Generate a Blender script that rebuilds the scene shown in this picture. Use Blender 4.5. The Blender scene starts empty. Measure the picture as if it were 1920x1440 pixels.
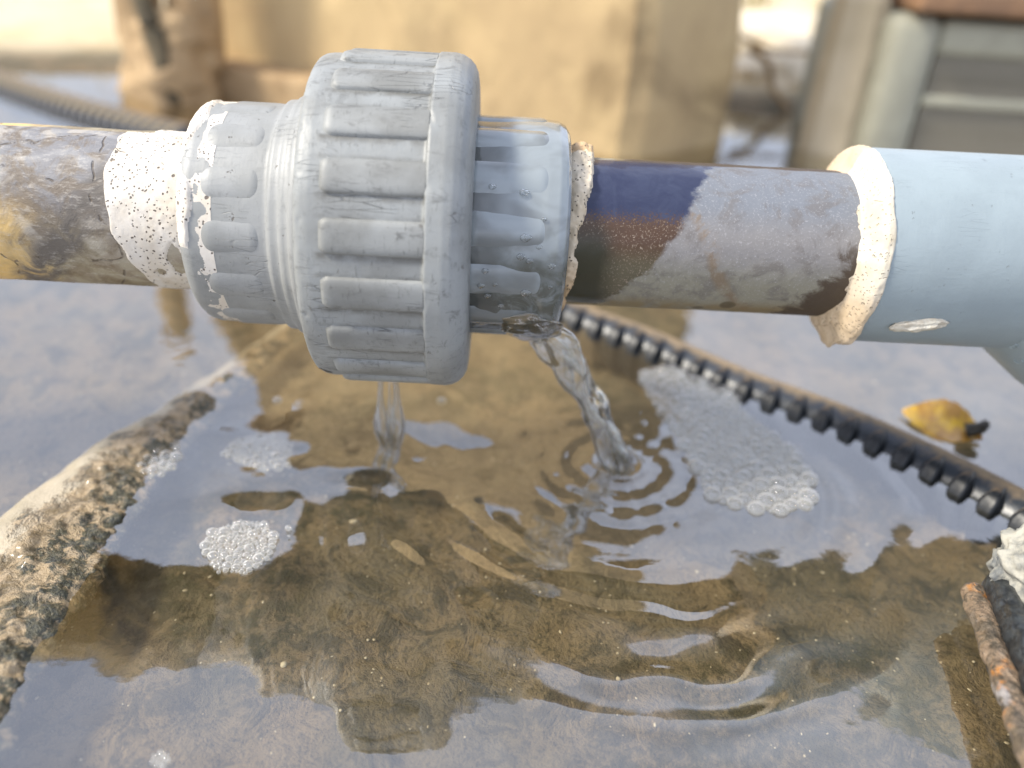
import bpy, math, random
import numpy as np
from mathutils import Vector, Matrix, Quaternion, Euler
random.seed(7)
RNG = np.random.default_rng(11)
R = math.radians
S = bpy.context.scene
COL = S.collection

# ------------------------------------------------------------------ camera
FPX, PITCH, ROLL, CAMH = 1507.0, R(30.0), R(3.6), 0.175
cam = bpy.data.cameras.new('camera'); camo = bpy.data.objects.new('camera', cam); COL.objects.link(camo)
cam.sensor_width = 36.0; cam.lens = FPX / 1920 * 36.0
cam.clip_start = 0.005; cam.clip_end = 400
camo.matrix_world = Matrix.Translation((0, 0, CAMH)) @ Matrix.Rotation(math.pi/2 - PITCH, 4, 'X') @ Matrix.Rotation(ROLL, 4, 'Z')
cam.dof.use_dof = True; cam.dof.focus_distance = 0.234; cam.dof.aperture_fstop = 5.0
S.camera = camo

# ------------------------------------------------------------------ world, sun, exposure
SUN_EL, SUN_AZ = R(47), R(258)            # azimuth clockwise from +Y: light comes from the left, a little behind the camera
w = bpy.data.worlds.new('World'); S.world = w; w.use_nodes = True
nt = w.node_tree; nt.nodes.clear()
o_ = nt.nodes.new('ShaderNodeOutputWorld'); bg = nt.nodes.new('ShaderNodeBackground')
sk = nt.nodes.new('ShaderNodeTexSky'); sk.sky_type = 'NISHITA'; sk.sun_disc = False
sk.sun_elevation = SUN_EL; sk.sun_rotation = SUN_AZ; sk.dust_density = 2.5; sk.air_density = 1.0
tc = nt.nodes.new('ShaderNodeTexCoord'); nz = nt.nodes.new('ShaderNodeTexNoise')
nz.inputs['Scale'].default_value = 1.7; nz.inputs['Detail'].default_value = 7; nz.inputs['Roughness'].default_value = .55
rp = nt.nodes.new('ShaderNodeValToRGB'); rp.color_ramp.elements[0].position = .36; rp.color_ramp.elements[0].color = (.25, .25, .25, 1)
rp.color_ramp.elements[1].position = .68; rp.color_ramp.elements[1].color = (.62, .62, .62, 1)
mx = nt.nodes.new('ShaderNodeMix'); mx.data_type = 'RGBA'
mx.inputs[7].default_value = (18.3, 19.7, 23.8, 1)
nt.links.new(tc.outputs['Generated'], nz.inputs['Vector']); nt.links.new(nz.outputs['Fac'], rp.inputs['Fac'])
nt.links.new(rp.outputs['Color'], mx.inputs[0]); nt.links.new(sk.outputs['Color'], mx.inputs[6])
nt.links.new(mx.outputs[2], bg.inputs['Color']); bg.inputs['Strength'].default_value = 0.108
nt.links.new(bg.outputs[0], o_.inputs[0])
sun = bpy.data.lights.new('sun', 'SUN'); suno = bpy.data.objects.new('sun', sun); COL.objects.link(suno)
sun.energy = 4.8; sun.angle = R(11); sun.color = (1.0, .93, .80)
sd = Vector((math.sin(SUN_AZ)*math.cos(SUN_EL), math.cos(SUN_AZ)*math.cos(SUN_EL), math.sin(SUN_EL)))
suno.rotation_euler = sd.to_track_quat('Z', 'Y').to_euler(); suno.location = sd * 5
S.view_settings.view_transform = 'Standard'; S.view_settings.look = 'None'
S.view_settings.exposure = 0.14; S.view_settings.gamma = 1.0
S.cycles.use_denoising = True; S.cycles.max_bounces = 10; S.cycles.transparent_max_bounces = 24
S.cycles.transmission_bounces = 8; S.cycles.glossy_bounces = 4; S.cycles.caustics_refractive = True
S.cycles.sample_clamp_indirect = 6

# ------------------------------------------------------------------ helpers
CM = camo.matrix_world.to_3x3()
def ray(px, py):
    return CM @ Vector(((px - 960) / FPX, -(py - 720) / FPX, -1)).normalized()
def at(px, py, z=0.0):
    d = ray(px, py); t = (z - CAMH) / d.z
    return Vector((d.x*t, d.y*t, z))
def aty(px, py, y):
    d = ray(px, py); t = y / d.y
    return Vector((d.x*t, y, CAMH + d.z*t))

def _h(ix, iy, iz, seed):
    n = (ix*374761393 + iy*668265263 + iz*2147483647 + seed*1274126177) & 0xffffffff
    n = ((n ^ (n >> 13)) * 1274126177) & 0xffffffff
    n = ((n ^ (n >> 15)) * 2246822519) & 0xffffffff
    return ((n ^ (n >> 16)) & 0xffffff) / 16777215.0
def vnoise(x, y, z=0.0, seed=0):
    x, y, z = np.broadcast_arrays(np.asarray(x, float), np.asarray(y, float), np.asarray(z, float))
    ix, iy, iz = np.floor(x).astype(np.int64), np.floor(y).astype(np.int64), np.floor(z).astype(np.int64)
    fx, fy, fz = x-ix, y-iy, z-iz
    fx, fy, fz = [f*f*f*(f*(f*6-15)+10) for f in (fx, fy, fz)]
    r = 0
    for a in (0, 1):
        for b in (0, 1):
            for c in (0, 1):
                r = r + _h(ix+a, iy+b, iz+c, seed) * (fx if a else 1-fx) * (fy if b else 1-fy) * (fz if c else 1-fz)
    return r*2 - 1
def fbm(x, y, z=0.0, oct=4, seed=0):
    r, a = 0, 1.0
    for k in range(oct):
        r = r + a*vnoise(np.asarray(x)*2**k, np.asarray(y)*2**k, np.asarray(z)*2**k, seed+k); a *= .5
    return r
def sstep(a, b, x):
    t = np.clip((x-a)/(b-a), 0, 1); return t*t*(3-2*t)

def mesh(name, V, F, UV=None, smooth=True):
    V = np.asarray(V, np.float32); F = np.asarray(F, np.int32); k = F.shape[1]
    me = bpy.data.meshes.new(name)
    me.vertices.add(len(V)); me.vertices.foreach_set('co', V.ravel())
    me.loops.add(F.size); me.loops.foreach_set('vertex_index', F.ravel())
    me.polygons.add(len(F)); me.polygons.foreach_set('loop_start', np.arange(0, F.size, k, dtype=np.int32))
    me.polygons.foreach_set('use_smooth', np.full(len(F), smooth))
    if UV is not None:
        me.update(calc_edges=True); l = me.uv_layers.new(name='UVMap'); l.data.foreach_set('uv', np.asarray(UV, np.float32).ravel())
    me.update(calc_edges=True); me.validate()
    return me
def obj(name, me, mat=None, parent=None, **kw):
    o = bpy.data.objects.new(name, me); COL.objects.link(o)
    if me is not None and mat and not me.materials: me.materials.append(mat)
    if parent: o.parent = parent
    for k, v in kw.items(): o[k] = v
    return o
def empty(name, loc=(0, 0, 0), rot=(0, 0, 0), **kw):
    o = bpy.data.objects.new(name, None); COL.objects.link(o); o.location = loc; o.rotation_euler = rot
    o.empty_display_size = .01
    for k, v in kw.items(): o[k] = v
    return o
def grid_faces(n, m, wrap):
    i = np.arange(n-1)[:, None]; j = np.arange(m if wrap else m-1)[None, :]
    j2 = (j+1) % m
    a = i*m+j; b = i*m+j2; c = (i+1)*m+j2; d = (i+1)*m+j
    return np.stack([a, b, c, d], -1).reshape(-1, 4)
def dense(prof, step):
    out = [prof[0]]
    for (s0, r0), (s1, r1) in zip(prof, prof[1:]):
        n = max(1, int(math.hypot(s1-s0, r1-r0)/step))
        for k in range(1, n+1): out.append((s0+(s1-s0)*k/n, r0+(r1-r0)*k/n))
    return out
def lathe(name, prof, m=160, fn=None, step=None):
    """profile in mm along local X; theta 0 = up, 90 = towards the camera side (-Y)"""
    if step: prof = dense(prof, step)
    s = np.array([p[0] for p in prof])[:, None]; r = np.array([p[1] for p in prof])[:, None]
    th = (np.arange(m)/m*2*math.pi)[None, :]
    s, r, th = np.broadcast_arrays(s, r, th)
    r = r.copy(); s = s.copy()
    if fn:
        res = fn(s, r, np.degrees(th))
        r = res[0] if isinstance(res, tuple) else res
        if isinstance(res, tuple): s = res[1]
    V = np.stack([s, -r*np.sin(th), r*np.cos(th)], -1).reshape(-1, 3)/1000
    n = len(prof); F = grid_faces(n, m, True)
    i = np.arange(n-1)[:, None]; j = np.arange(m)[None, :]
    sv = s/100
    def uv(ii, jj, jv): return np.stack([sv[ii, jj % m]+0*jv, (jv+0*ii)/m], -1)
    UV = np.stack([uv(i, j, j), uv(i, (j+1) % m, j+1), uv(i+1, (j+1) % m, j+1), uv(i+1, j, j)], 2).reshape(-1, 2)
    return mesh(name, V, F, UV)
def tube(name, P, rad, m=16, fn=None, cap=True, ovalz=1.0):
    P = [Vector(p) for p in P]; n = len(P); V = []
    up = Vector((0, 0, 1))
    for i, p in enumerate(P):
        t = (P[min(i+1, n-1)] - P[max(i-1, 0)]).normalized()
        u = up if abs(t.z) < .95 else Vector((0, 1, 0))
        a = t.cross(u).normalized(); b = a.cross(t).normalized()
        r = rad(i/(n-1)) if callable(rad) else rad
        for j in range(m):
            q = 2*math.pi*j/m
            rr = r*(fn(i/(n-1), q) if fn else 1)
            V.append(p + a*(rr*math.cos(q)) + b*(rr*math.sin(q)*ovalz))
    F = grid_faces(n, m, True).tolist()
    if cap:
        for k, ring in ((0, range(0, m)), (1, range((n-1)*m, n*m))):
            c = len(V); V.append(P[0] if k == 0 else P[-1]); ring = list(ring)
            for j in range(m):
                a, b = ring[j], ring[(j+1) % m]
                F.append([c, b, a, a] if k == 0 else [c, a, b, b])
    me = bpy.data.meshes.new(name)
    me.from_pydata([tuple(v) for v in V], [], [f if len(set(f)) == 4 else f[:3] for f in F]); me.update()
    me.polygons.foreach_set('use_smooth', [True]*len(me.polygons))
    return me
def spline(pts, n):
    pts = [Vector(p) for p in pts]; out = []
    q = [2*pts[0]-pts[1]] + pts + [2*pts[-1]-pts[-2]]
    for k in range(n):
        t = k/(n-1)*(len(pts)-1); i = min(int(t), len(pts)-2); f = t-i
        a, b, c, d = q[i], q[i+1], q[i+2], q[i+3]
        out.append(.5*((2*b)+(c-a)*f+(2*a-5*b+4*c-d)*f*f+(3*b-3*c+d-a)*f**3))
    return out
def resample(P, step):
    L = [0]
    for a, b in zip(P, P[1:]): L.append(L[-1]+(b-a).length)
    out, i = [], 0; n = int(L[-1]/step)
    for k in range(n+1):
        d = k*step
        while i < len(L)-2 and L[i+1] < d: i += 1
        f = (d-L[i])/max(1e-9, L[i+1]-L[i]); out.append(P[i].lerp(P[i+1], f))
    return out

# ---- materials
class NT:
    def __init__(s, name):
        s.m = bpy.data.materials.new(name); s.m.use_nodes = True; s.t = s.m.node_tree; s.t.nodes.clear()
        s.out = s.t.nodes.new('ShaderNodeOutputMaterial')
    def n(s, ty, ins={}, **at_):
        x = s.t.nodes.new('ShaderNode'+ty)
        for k, v in at_.items(): setattr(x, k, v)
        for k, v in ins.items(): s.put(x.inputs[k], v)
        return x
    def put(s, sock, v):
        if isinstance(v, bpy.types.NodeSocket): s.t.links.new(v, sock)
        elif isinstance(v, bpy.types.Node): s.t.links.new(v.outputs[0], sock)
        elif isinstance(v, (tuple, list)):
            if len(v) == 3 and sock.type == 'RGBA': v = (*v, 1)
            sock.default_value = v
        else: sock.default_value = v
    def fres(s, ior, normal=None):
        bf = s.n('NewGeometry').outputs['Backfacing']
        v = s.math('ADD', ior, s.math('MULTIPLY', bf, 1/ior-ior))
        ins = {'IOR': v}
        if normal is not None: ins['Normal'] = normal
        return s.n('Fresnel', ins).outputs[0]
    def math(s, op, a, b=0.0, c=0.0, clamp=False):
        x = s.n('Math', operation=op, use_clamp=clamp); s.put(x.inputs[0], a); s.put(x.inputs[1], b); s.put(x.inputs[2], c); return x.outputs[0]
    def mix(s, f, a, b, mode='MIX'):
        x = s.n('Mix', data_type='RGBA', blend_type=mode); s.put(x.inputs[0], f); s.put(x.inputs[6], a); s.put(x.inputs[7], b); return x.outputs[2]
    def noise(s, vec, scale, detail=4, rough=.55, dist=0.0):
        return s.n('TexNoise', {'Vector': vec, 'Scale': scale, 'Detail': detail, 'Roughness': rough, 'Distortion': dist}).outputs['Fac']
    def voro(s, vec, scale, feature='F1', rand=1.0):
        return s.n('TexVoronoi', {'Vector': vec, 'Scale': scale, 'Randomness': rand}, feature=feature).outputs['Distance']
    def step(s, v, a, b):
        x = s.n('MapRange', {'Value': v, 'From Min': a, 'From Max': b}, interpolation_type='SMOOTHSTEP'); return x.outputs[0]
    def obj(s, rnd=False):
        v = s.n('TexCoord').outputs['Object']
        if rnd:
            i = s.n('ObjectInfo').outputs['Random']
            x = s.n('VectorMath', operation='SCALE'); s.put(x.inputs[0], (1.7, 2.3, 3.1)); s.put(x.inputs['Scale'], i)
            y = s.n('VectorMath', operation='ADD'); s.put(y.inputs[0], v); s.put(y.inputs[1], x.outputs[0]); v = y.outputs[0]
        return v
    def mapp(s, v, scale=(1, 1, 1), loc=(0, 0, 0), rot=(0, 0, 0)):
        return s.n('Mapping', {'Vector': v, 'Scale': scale, 'Location': loc, 'Rotation': rot}).outputs[0]
    def bump(s, h, dist, strength=1.0, normal=None):
        x = s.n('Bump', {'Height': h, 'Distance': dist, 'Strength': strength})
        if normal is not None: s.put(x.inputs['Normal'], normal)
        return x.outputs[0]
    def bsdf(s, **k):
        p = s.n('BsdfPrincipled')
        for a, b in k.items(): s.put(p.inputs[a.replace('_', ' ')], b)
        s.t.links.new(p.outputs[0], s.out.inputs[0]); return p
    def uv(s):
        x = s.n('SeparateXYZ', {'Vector': s.n('TexCoord').outputs['UV']})
        return x.outputs[0], x.outputs[1]          # s/100 mm, theta/360

def mat_pvc(name, c1, c2, dirt=.5, rough=.5, wet=0.0, speck=.6, scratch=1.0, grooves=None):
    N = NT(name); v = N.obj(True)
    big = N.noise(v, 45, 4); fine = N.noise(N.mapp(v, (900, 250, 250)), 1.0, 5, .7)
    col = N.mix(N.step(big, .35, .65), c1, c2)
    # rubbed-in grime: fine hatch running round the part and smudges
    sm = N.noise(N.mapp(v, (1, 2.2, 2.2)), 110, 6, .75, .6)
    col = N.mix(N.math('MULTIPLY', N.step(sm, .52, .72), dirt*.75), col, tuple(x*.55 for x in c2))
    col = N.mix(N.math('MULTIPLY', N.step(fine, .56, .7), dirt*.5), col, tuple(x*.5 for x in c2))
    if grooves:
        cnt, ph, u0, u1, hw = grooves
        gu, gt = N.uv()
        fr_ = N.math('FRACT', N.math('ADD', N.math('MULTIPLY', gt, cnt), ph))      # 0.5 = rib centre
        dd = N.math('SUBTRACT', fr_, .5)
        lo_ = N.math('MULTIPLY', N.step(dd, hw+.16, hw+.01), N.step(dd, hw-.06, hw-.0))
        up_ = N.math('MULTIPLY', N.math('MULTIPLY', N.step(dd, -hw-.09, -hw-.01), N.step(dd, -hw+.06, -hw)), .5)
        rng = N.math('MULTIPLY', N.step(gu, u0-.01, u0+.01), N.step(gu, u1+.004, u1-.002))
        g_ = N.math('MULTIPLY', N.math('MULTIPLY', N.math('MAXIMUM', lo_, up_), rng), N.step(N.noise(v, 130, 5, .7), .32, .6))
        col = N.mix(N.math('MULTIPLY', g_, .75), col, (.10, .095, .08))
        # black blotch low on the left chamfer
        bx = N.math('MULTIPLY', N.math('ADD', gu, .595), 38.0); by = N.math('MULTIPLY', N.math('SUBTRACT', gt, .392), 85.0)
        bd_ = N.math('ADD', N.math('ADD', N.math('MULTIPLY', bx, bx), N.math('MULTIPLY', by, by)), N.math('MULTIPLY', N.noise(v, 700, 3, .7), 1.2))
        col = N.mix(N.math('MULTIPLY', N.step(bd_, 1.5, 1.1), N.step(N.voro(v, 1300), .15, .30)), col, (.015, .013, .01))
    hi = N.noise(v, 320, 5, .7)
    sp = N.step(hi, .665, .70)
    col = N.mix(N.math('MULTIPLY', sp, speck), col, (.10, .085, .07))
    # long thin scratches
    sc = N.voro(N.mapp(v, (60, 520, 520), rot=(0, .15, .25)), 1.0, 'DISTANCE_TO_EDGE')
    mask = N.step(N.noise(v, 60, 3), .55, .62)
    scr = N.math('MULTIPLY', N.math('SUBTRACT', 1.0, N.step(sc, .0, .035)), mask)
    col = N.mix(N.math('MULTIPLY', scr, .6*scratch), col, tuple(min(1, x*.45) for x in c2))
    h = N.math('ADD', N.math('MULTIPLY', fine, .25), N.math('MULTIPLY', sm, .5))
    h = N.math('SUBTRACT', h, N.math('MULTIPLY', scr, .8*scratch)); h = N.math('SUBTRACT', h, N.math('MULTIPLY', sp, .6))
    nm = N.bump(h, .00035, .7)
    N.bsdf(Base_Color=col, Roughness=N.math('ADD', rough-.1, N.math('MULTIPLY', sm, .25)), Normal=nm)
    return N.m

def mat_wet_pvc():
    N = NT('wet_grey_plastic'); v = N.obj(True); u, t = N.uv()
    a = N.noise(N.mapp(v, (1, 1, 1.6)), 60, 3, .5, .4)
    col = N.mix(N.step(a, .4, .62), (.25, .28, .29), (.165, .18, .18))
    low = N.step(N.math('ADD', t, N.math('MULTIPLY', a, .14)), .26, .35)  # darker, mottled tone towards the underside
    mottle = N.noise(v, 160, 6, .7, .8)
    col = N.mix(N.math('MULTIPLY', low, N.math('ADD', .45, N.math('MULTIPLY', N.step(mottle, .35, .58), .5))), col, (.065, .068, .052))
    near = N.math('SUBTRACT', 1.0, N.step(N.math('ADD', u, N.math('MULTIPLY', a, .16)), -.04, .05))  # wet darkening plus the nut's shade, painted into the nut end
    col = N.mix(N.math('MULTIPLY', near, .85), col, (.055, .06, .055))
    film = N.noise(N.mapp(v, (1, 1, 1.5)), 75, 1, .3, .3)
    nm = N.bump(film, .0030, .6)
    drops = N.voro(v, 300)
    nm2 = N.bump(N.step(drops, .22, .08), .0004, .35, nm)
    nm2 = nm
    N.bsdf(Base_Color=col, Roughness=.22, Normal=N.bump(a, .0004, .4), Coat_Weight=1.0, Coat_Roughness=.02, Coat_IOR=1.5, Coat_Normal=nm2)
    return N.m

def mat_left_pipe():
    N = NT('stained_old_pipe'); u, t = N.uv(); v = N.obj()
    a = N.noise(v, 38, 5, .6, 1.0); b = N.noise(N.mapp(v, loc=(3, 1, 2)), 75, 6, .65, 1.5); f = N.noise(N.mapp(v, (260, 700, 700)), 1, 5, .8)
    col = N.mix(N.step(a, .44, .56), (.38, .35, .31), (.14, .112, .085))
    col = N.mix(N.math('MULTIPLY', N.step(t, .30, .12), N.math('MULTIPLY', N.step(b, .42, .58), .7)), col, (.20, .21, .235))
    col = N.mix(N.math('MULTIPLY', N.step(t, .18, .36), .75), col, N.mix(N.step(b, .4, .6), (.33, .28, .17), (.20, .145, .07)))
    col = N.mix(N.math('MULTIPLY', N.step(N.math('ADD', u, N.math('MULTIPLY', b, .3)), -1.26, -1.44), N.step(t, .16, .26)), col, (.68, .46, .17))  # yellow sunlit patch painted into the colour, low on the left end
    # dark band sweeping diagonally
    band = N.math('ABSOLUTE', N.math('SUBTRACT', N.math('ADD', u, N.math('MULTIPLY', t, 1.2)), N.math('ADD', -1.13, N.math('MULTIPLY', a, .18))))
    col = N.mix(N.math('MULTIPLY', N.step(band, .10, .02), N.step(b, .3, .52)), col, (.115, .10, .085))
    # hairline cracks
    cr = N.voro(N.n('VectorMath', {0: v, 1: N.n('VectorMath', {0: N.n('TexNoise', {'Vector': v, 'Scale': 70.0}).outputs['Color'], 'Scale': .012}, operation='SCALE').outputs[0]}, operation='ADD').outputs[0], 38, 'DISTANCE_TO_EDGE')
    crk = N.math('MULTIPLY', N.math('MULTIPLY', N.step(cr, .022, .004), N.step(b, .50, .58)), .8)
    col = N.mix(crk, col, (.07, .05, .03))
    col = N.mix(N.math('MULTIPLY', N.step(f, .5, .7), .35), col, (.62, .58, .52))
    h = N.math('SUBTRACT', N.math('ADD', N.math('MULTIPLY', b, .8), N.math('MULTIPLY', f, .35)), N.math('MULTIPLY', crk, .5))
    N.bsdf(Base_Color=col, Roughness=.62, Normal=N.bump(h, .0008, .8))
    return N.m

def mat_mid_pipe():
    N = NT('half_wet_pipe'); u, t = N.uv(); v = N.obj()
    a = N.noise(v, 55, 5, .6, .8); b = N.noise(N.mapp(v, loc=(5, 2, 1)), 120, 6, .7, .6); g = N.noise(v, 1500, 3, .8)
    jag = N.math('MULTIPLY', N.math('SUBTRACT', N.noise(v, 180, 5, .7), .5), .06)
    wl = N.math('SUBTRACT', N.math('ADD', .605, jag), N.math('MULTIPLY', t, .86))
    wet = N.step(N.math('ADD', N.math('SUBTRACT', wl, u), N.math('MULTIPLY', N.math('SUBTRACT', a, .5), .16)), -.006, .016)
    # dry part: blue grey above, beige below
    dry = N.mix(N.step(t, .12, .20), (.165, .178, .20), (.215, .205, .20))
    dry = N.mix(N.step(N.math('ADD', t, N.math('MULTIPLY', b, .06)), .25, .33), dry, (.245, .23, .175))
    dry = N.mix(N.math('MULTIPLY', N.step(b, .48, .64), .6), dry, (.13, .115, .105))
    dry = N.mix(N.math('MULTIPLY', N.step(g, .56, .66), .35), dry, (.48, .47, .48))
    dry = N.mix(N.math('MULTIPLY', N.step(t, .335, .39), N.step(a, .35, .55)), dry, (.22, .165, .08))
    # brown run through the middle
    run = N.math('ABSOLUTE', N.math('SUBTRACT', N.math('SUBTRACT', u, N.math('MULTIPLY', N.math('SUBTRACT', t, .2), .9)), N.math('ADD', .49, N.math('MULTIPLY', a, .10))))
    dry = N.mix(N.math('MULTIPLY', N.math('MULTIPLY', N.step(run, .035, .005), .55), N.step(b, .42, .58)), dry, (.20, .13, .065))
    # dark stain hugging the right-hand cement
    st = N.math('ADD', N.math('MULTIPLY', N.math('SUBTRACT', u, .955), 4.5), N.math('MULTIPLY', N.math('SUBTRACT', t, .30), 4.0))
    st = N.math('ADD', st, N.math('MULTIPLY', N.math('SUBTRACT', b, .5), 1.6))
    st = N.math('MULTIPLY', N.step(st, -.34, -.02), N.step(t, .15, .24))
    dry = N.mix(N.math('MULTIPLY', st, .92), dry, (.055, .035, .02))
    # round brown spots
    for (su, tt, ra) in ((.66, .365, .025), (.575, .392, .018)):
        dx = N.math('SUBTRACT', u, su); dy = N.math('MULTIPLY', N.math('SUBTRACT', t, tt), 1.5)
        d = N.math('SQRT', N.math('ADD', N.math('MULTIPLY', dx, dx), N.math('MULTIPLY', dy, dy)))
        dry = N.mix(N.math('MULTIPLY', N.step(d, ra+.004, ra-.004), .85), dry, (.09, .065, .03))
    wetc = N.mix(N.step(N.math('ADD', t, N.math('MULTIPLY', N.math('SUBTRACT', g, .5), .10)), .150, .175), N.mix(N.step(b, .40, .62), (.028, .034, .070), (.038, .046, .085)), (.075, .040, .022))  # upper wet part: blue sky reflection painted into the base colour
    wetc = N.mix(N.math('MULTIPLY', N.step(t, .21, .27), .85), wetc, (.125, .112, .072))
    wetc = N.mix(N.math('MULTIPLY', N.step(g, .56, .66), N.step(t, .15, .19)), wetc, (.30, .24, .18))
    wetc = N.mix(N.math('MULTIPLY', N.step(N.math('ADD', u, N.math('MULTIPLY', a, .1)), .36, .27), N.step(t, .15, .24)), wetc, (.045, .042, .025))
    col = N.mix(wet, dry, wetc)
    rough = N.math('SUBTRACT', .6, N.math('MULTIPLY', wet, .42))
    h = N.math('ADD', N.math('MULTIPLY', b, .7), N.math('MULTIPLY', g, .25))
    N.bsdf(Base_Color=col, Roughness=rough, Normal=N.bump(h, .0005, .7), Specular_IOR_Level=N.math('SUBTRACT', .5, N.math('MULTIPLY', wet, .35)), Coat_Weight=N.math('MULTIPLY', wet, .8), Coat_Roughness=.08, Coat_IOR=1.33)
    return N.m

def mat_cement(name='pipe_cement', c=(.66, .62, .56), pore=1.0, tan=0.0):
    N = NT(name); v = N.obj(); u, t = N.uv()
    b = N.noise(v, 60, 4, .6, .5)
    wv = N.n('VectorMath', {0: v, 1: N.n('VectorMath', {0: N.n('TexNoise', {'Vector': v, 'Scale': 260.0}).outputs['Color'], 'Scale': .0022}, operation='SCALE').outputs[0]}, operation='ADD').outputs[0]
    d = N.voro(wv, 760); pm = N.step(N.noise(v, 90, 3), .34, .46)
    p = N.math('MULTIPLY', N.step(d, .27, .15), pm)
    d2 = N.voro(wv, 210); p2 = N.math('MULTIPLY', N.step(d2, .15, .09), N.step(N.noise(v, 50, 2), .45, .55))
    p = N.math('MAXIMUM', p, p2)
    cr = N.math('MULTIPLY', N.step(N.voro(wv, 90, 'DISTANCE_TO_EDGE'), .014, .003), N.step(N.noise(v, 60, 2), .60, .66))
    p = N.math('MAXIMUM', p, cr)
    col = N.mix(N.step(b, .35, .7), c, (c[0]*.86, c[1]*.80, c[2]*.70))
    if tan: col = N.mix(N.math('MULTIPLY', N.step(t, .22, .34), tan), col, (.55, .36, .18))
    col = N.mix(N.math('MULTIPLY', p, .9*pore), col, (.085, .065, .05))
    h = N.math('SUBTRACT', N.math('MULTIPLY', N.noise(v, 400, 4, .6), .3), p)
    N.bsdf(Base_Color=col, Roughness=.7, Normal=N.bump(h, .0006, .7))
    return N.m

def mat_water():
    N = NT('clear_shallow_water'); v = N.obj()
    n1 = N.noise(v, 55, 3, .5)
    nm = N.bump(n1, .0006, .25)
    fr = N.fres(2.65, nm)
    tr = N.n('BsdfTransparent', {'Color': (.93, .90, .80, 1)}); gl = N.n('BsdfGlossy', {'Roughness': .0, 'Normal': nm, 'Color': (1, 1, 1, 1)})
    m = N.n('MixShader', {0: fr, 1: tr, 2: gl}); N.t.links.new(m.outputs[0], N.out.inputs[0])
    return N.m
def mat_jet():
    N = NT('falling_clear_water')
    g = N.n('BsdfGlass', {'IOR': 1.33, 'Roughness': 0.0, 'Color': (.97, .98, .98, 1)})
    t = N.n('BsdfTransparent', {'Color': (.93, .94, .93, 1)})
    gl = N.n('BsdfGlossy', {'Roughness': .03, 'Color': (1, 1, 1, 1)})
    a = N.n('MixShader', {0: .30, 1: g, 2: t})
    fr = N.fres(1.5)
    m = N.n('MixShader', {0: fr, 1: a, 2: gl}); N.t.links.new(m.outputs[0], N.out.inputs[0])
    return N.m
def mat_foam():
    N = NT('foam_bubbles')
    lw = N.n('LayerWeight', {'Blend': .5}).outputs['Facing']
    rim = N.step(lw, .28, .92)
    df = N.n('BsdfDiffuse', {'Color': (.95, .95, .95, 1)}); tl = N.n('BsdfTranslucent', {'Color': (.95, .95, .95, 1)})
    wv = N.n('MixShader', {0: .4, 1: df, 2: tl})
    tr = N.n('BsdfTransparent', {'Color': (.92, .92, .90, 1)})
    a = N.n('MixShader', {0: N.math('ADD', .15, N.math('MULTIPLY', rim, .80)), 1: tr, 2: wv})
    gl = N.n('BsdfGlossy', {'Roughness': .05, 'Color': (1, 1, 1, 1)})
    fr = N.fres(1.5)
    m = N.n('MixShader', {0: fr, 1: a, 2: gl}); N.t.links.new(m.outputs[0], N.out.inputs[0])
    return N.m
def mat_ground():
    N = NT('silt_and_sand'); g = N.n('NewGeometry').outputs['Position']
    z = N.n('SeparateXYZ', {'Vector': g}).outputs[2]
    a = N.noise(g, 14, 5, .6, .4); b = N.noise(g, 70, 6, .7, .6); c = N.noise(g, 420, 4, .75)
    col = N.mix(N.step(a, .38, .62), (.245, .185, .11), (.18, .15, .095))
    col = N.mix(N.math('MULTIPLY', N.step(b, .50, .60), .8), col, (.075, .066, .042))
    col = N.mix(N.math('MULTIPLY', N.step(b, .45, .30), .45), col, (.26, .205, .13))
    col = N.mix(N.math('MULTIPLY', N.step(c, .52, .62), .6), col, (.065, .058, .036))
    col = N.mix(N.step(c, .705, .74), col, (.42, .38, .30))
    ms = N.math('MULTIPLY', N.step(N.noise(N.mapp(g, loc=(3.3, 1.2, 0)), 11, 3, .5), .52, .60), N.step(N.noise(g, 130, 5, .75), .42, .58))
    col = N.mix(N.math('MULTIPLY', ms, .8), col, (.05, .05, .025))
    dry = N.mix(N.step(a, .4, .65), (.80, .68, .46), (.70, .56, .34))
    col = N.mix(N.step(z, .006, .022), col, dry)
    h = N.math('ADD', b, N.math('MULTIPLY', c, .4))
    N.bsdf(Base_Color=col, Roughness=.85, Normal=N.bump(h, .006, 1.0))
    return N.m
def mat_stone(name, c1, c2, stain=(.10, .08, .05), sc=9, amt=.6):
    N = NT(name); v = N.obj()
    a = N.noise(v, sc, 6, .6, .6); b = N.noise(N.mapp(v, loc=(4, 2, 9)), sc*6, 5, .7)
    col = N.mix(N.step(a, .35, .65), c1, c2)
    col = N.mix(N.math('MULTIPLY', N.step(N.noise(N.mapp(v, loc=(1, 7, 3)), sc*.7, 5, .6, 1), .56, .70), amt), col, stain)
    col = N.mix(N.math('MULTIPLY', N.step(b, .55, .7), .3), col, tuple(x*.6 for x in c2))
    N.bsdf(Base_Color=col, Roughness=.85, Normal=N.bump(N.math('ADD', a, N.math('MULTIPLY', b, .3)), .006, .6))
    return N.m
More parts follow.
